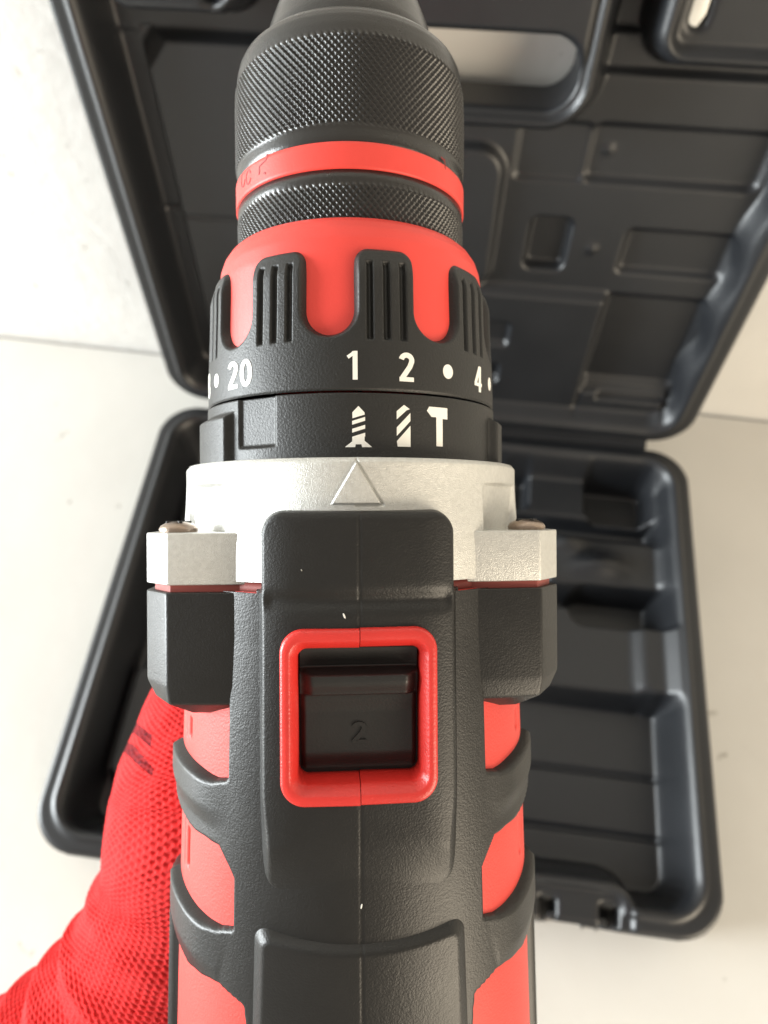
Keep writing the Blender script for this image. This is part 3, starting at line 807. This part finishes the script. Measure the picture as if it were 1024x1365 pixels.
# ------------------------------------------------------------------ gloved hand (camera-side coordinates turned into the place)
person = None
CMn = np.array(CAM_M)
def cam_pt(px, py, d): return np.array([(px - 512) / FPX * d, -(py - 682.5) / FPX * d, -d])   # mm, camera frame
def smooth_path(C, k):
    C = np.array(C, float); n = len(C); t = np.linspace(0, n - 1, k); out = []
    for s in t:
        i = min(int(s), n - 2); u = s - i
        p0, p1, p2, p3 = C[max(i - 1, 0)], C[i], C[i + 1], C[min(i + 2, n - 1)]
        out.append(.5 * (2 * p1 + (p2 - p0) * u + (2 * p0 - 5 * p1 + 4 * p2 - p3) * u * u + (3 * p1 - p0 - 3 * p2 + p3) * u ** 3))
    return np.array(out)
def tube(path, ra, rb, up, nu, knit=None, close=True):
    """path: (k,3); ra: radius across, rb: radius along 'up'; returns P (nu,k,3), and u,v lengths"""
    path = np.array(path); k = len(path)
    tan = np.gradient(path, axis=0); tan /= np.linalg.norm(tan, axis=1)[:, None]
    up = np.broadcast_to(np.array(up, float), (k, 3)); up = up - (up * tan).sum(1)[:, None] * tan; up /= np.linalg.norm(up, axis=1)[:, None]
    side = np.cross(tan, up)
    th = np.linspace(0, 2 * np.pi, nu, endpoint=False)
    v = np.concatenate([[0], np.cumsum(np.linalg.norm(np.diff(path, axis=0), axis=1))])
    Tm, Vm = np.meshgrid(th, v, indexing='ij')
    nx, nz = np.cos(Tm), np.sin(Tm)
    P = path[None] + (ra[None] * nx)[..., None] * side[None] + (rb[None] * nz)[..., None] * up[None]
    dx = np.roll(P, -1, 0) - np.roll(P, 1, 0); dv = np.gradient(P, axis=1)
    Nn = np.cross(dx, dv); Nn /= np.linalg.norm(Nn, axis=2)[..., None] + 1e-9
    cen = P - path[None]; sgn = np.sign((Nn * cen).sum(2)); Nn *= sgn[..., None]
    if knit is not None: P = P + Nn * knit(Tm, Vm, ra[None], P)[..., None]
    return P, Tm, Vm
def knit(N, pv=1.45, amp=.62, skew=0.0):
    def f(Tm, Vm, rad, P):
        u = Tm / (2 * np.pi) * N
        u = u + .15 * np.sin(Vm * .31 + 1.3 * np.sin(Vm * .11))
        row = Vm / pv + skew * Tm / (2 * np.pi) + .22 * np.sin(Tm * 5 + Vm * .05) + .05 * np.sin(Tm * 23 + Vm * .5)
        amp2 = amp * (.8 + .25 * np.sin(Tm * 17 + Vm * .37) * np.sin(Vm * .23 - Tm * 7))
        wob = row + .30 * np.abs((u % 1) - .5) + .5 * (np.floor(u) % 2)
        a = .5 + .5 * np.cos(2 * np.pi * wob)
        b = .5 + .5 * np.cos(2 * np.pi * (u + .5 * (np.floor(wob) % 2) * 0))
        hole_ = (1 - a) ** 1.3 * (1 - b) ** 1.1
        return amp2 * (.5 * a - .65 * hole_ - .2)
    return f
# contour of the back of the hand in the photograph with depth, and half thickness there
cont = [(232, 800, 176, 14), (206, 880, 174, 20), (184, 930, 172, 24), (158, 985, 170, 28), (143, 1045, 168, 30), (132, 1105, 166, 31), (124, 1165, 164, 32), (100, 1218, 162, 33), (70, 1272, 160, 34), (30, 1325, 158, 35), (-30, 1380, 156, 36), (-110, 1440, 154, 37)]
pts = np.array([cam_pt(c[0], c[1], c[2] + 14) for c in cont])
tg = np.gradient(pts, axis=0); tg /= np.linalg.norm(tg, axis=1)[:, None]
nrm = np.stack([-tg[:, 1], tg[:, 0], 0 * tg[:, 0]], 1)           # to the right of the path, in the picture plane
nrm *= np.sign(nrm[:, :1]); nrm /= np.linalg.norm(nrm, axis=1)[:, None]
ctr = pts + nrm * np.array([c[3] for c in cont])[:, None] + np.array([0, 0, -12.0])
K = 860
path = smooth_path(ctr, K); ra = smooth_path(np.array([[c[3]] for c in cont]), K)[:, 0]
rb = ra * np.interp(np.linspace(0, 1, K), [0, .25, .6, 1], [1.5, 1.35, 1.15, 1.0])
# folds where the cuff bunches
sarc = np.linspace(0, 1, K)
fold = 0
for (s0, wd, am) in ((.60, .016, 1.2), (.69, .018, 2.4), (.735, .010, -1.0), (.785, .022, 3.0), (.835, .010, -1.4), (.88, .018, 2.4), (.95, .02, 2.0)):
    fold = fold + am * np.exp(-((sarc - s0) / wd) ** 2)
ra2 = ra + fold * .6; rb2 = rb + fold * .8
kn = knit(108, 1.30, .62, 6)
Pp, Tm, Vm = tube(path, ra2, rb2, (0, 0, 1), 700, kn)
parts = [(Pp, grid_faces(Pp.shape[0], Pp.shape[1], True))]
def fingers(scale_r, dense):
    out = []
    def toC(p): q = L2Cn @ np.array([p[0], p[1], p[2], 1.0]); return q[:3]
    for i, (z0, rr0, ln) in enumerate(((-50, 9.6, 0), (-67, 9.8, 2), (-84, 9.4, 0), (-100, 8.4, -5))):
        y0 = -36 - 2 * i
        c = [(-44, y0 - 26, z0 - 2), (-36, y0 - 6, z0), (-24, y0 + 6 + ln * .3, z0), (-6, y0 + 9 + ln * .3, z0), (12, y0 + 5, z0), (23, y0 - 6, z0), (26 + ln * .2, y0 - 18, z0), (23, y0 - 25 - ln, z0)]
        pc = smooth_path([toC(p) for p in c], 60 if dense else 24)
        t = np.linspace(0, 1, len(pc))
        rad = rr0 * (1.12 - .25 * t + .05 * np.cos(t * 3 * 2 * np.pi)) * np.sqrt(np.clip(1 - ((t - .9) / .1).clip(0, 1) ** 2 * .98, .02, 1)) * scale_r
        out.append(tube(pc, rad, rad, (0, 0, 1), 96 if dense else 20, knit(28, 1.42, .4) if dense else None)[0])
    c = [(-42, -92, -40), (-32, -102, -44), (-16, -104, -48), (4, -100, -50), (20, -90, -50), (27, -76, -51), (27, -66, -51)]
    pc = smooth_path([toC(p) for p in c], 60 if dense else 24); t = np.linspace(0, 1, len(pc))
    rad = 11.5 * (1.15 - .3 * t) * np.sqrt(np.clip(1 - ((t - .9) / .1).clip(0, 1) ** 2 * .98, .02, 1)) * scale_r
    out.append(tube(pc, rad, rad, (0, 0, 1), 96 if dense else 20, knit(30, 1.42, .4) if dense else None)[0])
    return out
for q in fingers(1.0, True): parts.append((q, grid_faces(q.shape[0], q.shape[1], True)))
def assemble(name, parts, m, parent, caps=True):
    V = []; F = []; off = 0
    for (Pq, Fq) in parts:
        V.append(Pq.reshape(-1, 3)); F += (Fq + off).tolist()
        nu, nv = Pq.shape[:2]
        F.append([off + i * nv for i in range(nu)][::-1]); F.append([off + i * nv + nv - 1 for i in range(nu)])
        off += Pq.shape[0] * Pq.shape[1]
    V = np.concatenate(V)
    Vw = (CMn[:3, :3] @ (V.T * .001)).T + CMn[:3, 3]
    return mesh_np(name, Vw, F, m, parent, True, 1.0), V
# the hand and forearm inside the glove
k2 = 60
pth2 = smooth_path(ctr, k2); ra_s = smooth_path(np.array([[c[3]] for c in cont]), k2)[:, 0] - 2.6; rb_s = ra_s * np.interp(np.linspace(0, 1, k2), [0, .25, .6, 1], [1.42, 1.3, 1.12, 1.0])
inner = [(tube(pth2, ra_s, rb_s, (0, 0, 1), 40)[0],)]
inner = [(q[0], grid_faces(q[0].shape[0], q[0].shape[1], True)) for q in inner]
for q in fingers(.86, False): inner.append((q, grid_faces(q.shape[0], q.shape[1], True)))
person, _ = assemble('person', inner, M_skin, None)
tag(person, 'hand in a red knitted glove holding the drill from below left', 'person')
glove, Vc = assemble('glove', parts, M_glove, person)
# worn print on the back of the glove
glove.data.materials.append(M_gprint)
PX = 512 + FPX * Vc[:, 0] / -Vc[:, 2]; PY = 682.5 - FPX * Vc[:, 1] / -Vc[:, 2]
marks = [[(168, 955), (182, 962), (203, 980), (201, 996), (188, 985), (166, 968)],
         [(163, 985), (178, 992), (205, 1025), (202, 1034), (185, 1020), (163, 1000)],
         [(190, 898), (200, 890), (206, 905), (194, 918)], [(172, 928), (184, 930), (188, 946), (176, 942)]]
sdm = np.full(len(Vc), 1e9)
for mk in marks: sdm = np.minimum(sdm, poly_sdf(PX, PY, mk))
onm = (sdm < 0)
idx = np.zeros(len(glove.data.polygons), int)
lv = np.zeros(len(glove.data.loops), int); glove.data.loops.foreach_get('vertex_index', lv)
ls = np.zeros(len(glove.data.polygons), int); glove.data.polygons.foreach_get('loop_start', ls)
idx[onm[lv[ls]]] = 1
glove.data.polygons.foreach_set('material_index', idx)
glove.data.update()

# ------------------------------------------------------------------ small things: scuffs on the wall, lint on the rubber, added shine clip
rng = np.random.RandomState(4)
wall = bpy.data.objects['wall']
wn = Vector((.0245, 1, 0)).normalized()
def wall_hit(px, py):
    d = CAM_M.to_3x3() @ Vector(((px - 512) / FPX, -(py - 682.5) / FPX, -1)); o = CAM_LOC
    p0 = Vector((0, wy(0), 0)); t = (p0 - o).dot(wn) / d.dot(wn); return o + d * t
for (px, py, ln, wd, ang) in ((13, 231, 4.2, 1.2, -65), (95, 311, 3.0, .9, -60), (112, 329, 3.4, 1.3, 70), (168, 376, 4.6, 1.3, -45), (88, 194, 3.0, .6, 10), (15, 262, 2.0, .6, 80), (103, 368, 1.6, .6, 40), (52, 68, 2.6, .7, -50)):
    c = wall_hit(px, py); ux = Vector((1, -.0245, 0)).normalized(); uz = Vector((0, 0, 1)); V = [tuple(c - wn * .0003)]
    n = 14
    for i in range(n):
        a = 2 * math.pi * i / n; k = .75 + .5 * rng.rand()
        x = ln / 2 * math.cos(a) * k; y = wd / 2 * math.sin(a) * k; ca, sa = math.cos(R_(ang)), math.sin(R_(ang))
        V.append(tuple(c + (ux * (x * ca - y * sa) + uz * (x * sa + y * ca)) * .001 - wn * .0003))
    o = mesh_np('scuff', V, [(0, 1 + i, 1 + (i + 1) % n) for i in range(n)], M_scuff, wall, False, 1.0)
for (px, py, z, l) in ((459, 821, 33.9, .45), (482, 1208, 33.7, .4), (402, 760, 33.4, .16)):
    if not l: continue
    x, y = px2z(px, py, z); cu = []
    a = rng.rand() * 3
    me = curve_mesh([[(l * math.cos(t) , .28 * l * math.sin(t)) for t in np.linspace(0, 2 * np.pi, 8, endpoint=False)]], .12, .02)
    me.transform(Matrix.Scale(.001, 4) @ Matrix.Translation((x, y, z + .05)) @ Matrix.Rotation(1.2 + a * .4, 4, 'Z'))
    link('lint', me, M_print, DR)
me = curve_mesh([[(92.5, 230), (97, 230), (99.5, 236), (99.5, 250), (91, 250), (91, 236)]], 3.0, .6)  # added bright piece that puts the white shine in the lid slot
M3 = Matrix(((1, 0, 0, 0), (0, UL.y, -NL.y * -1, HG - 6 * NL.y), (0, UL.z, NL.z, HB - 6 * NL.z), (0, 0, 0, 1)))
me.transform(Matrix.Scale(.001, 4) @ M3)
shade_auto(link('shine_clip', me, mat('polished_steel', (.85, .84, .8), .25, metal=.8), case))
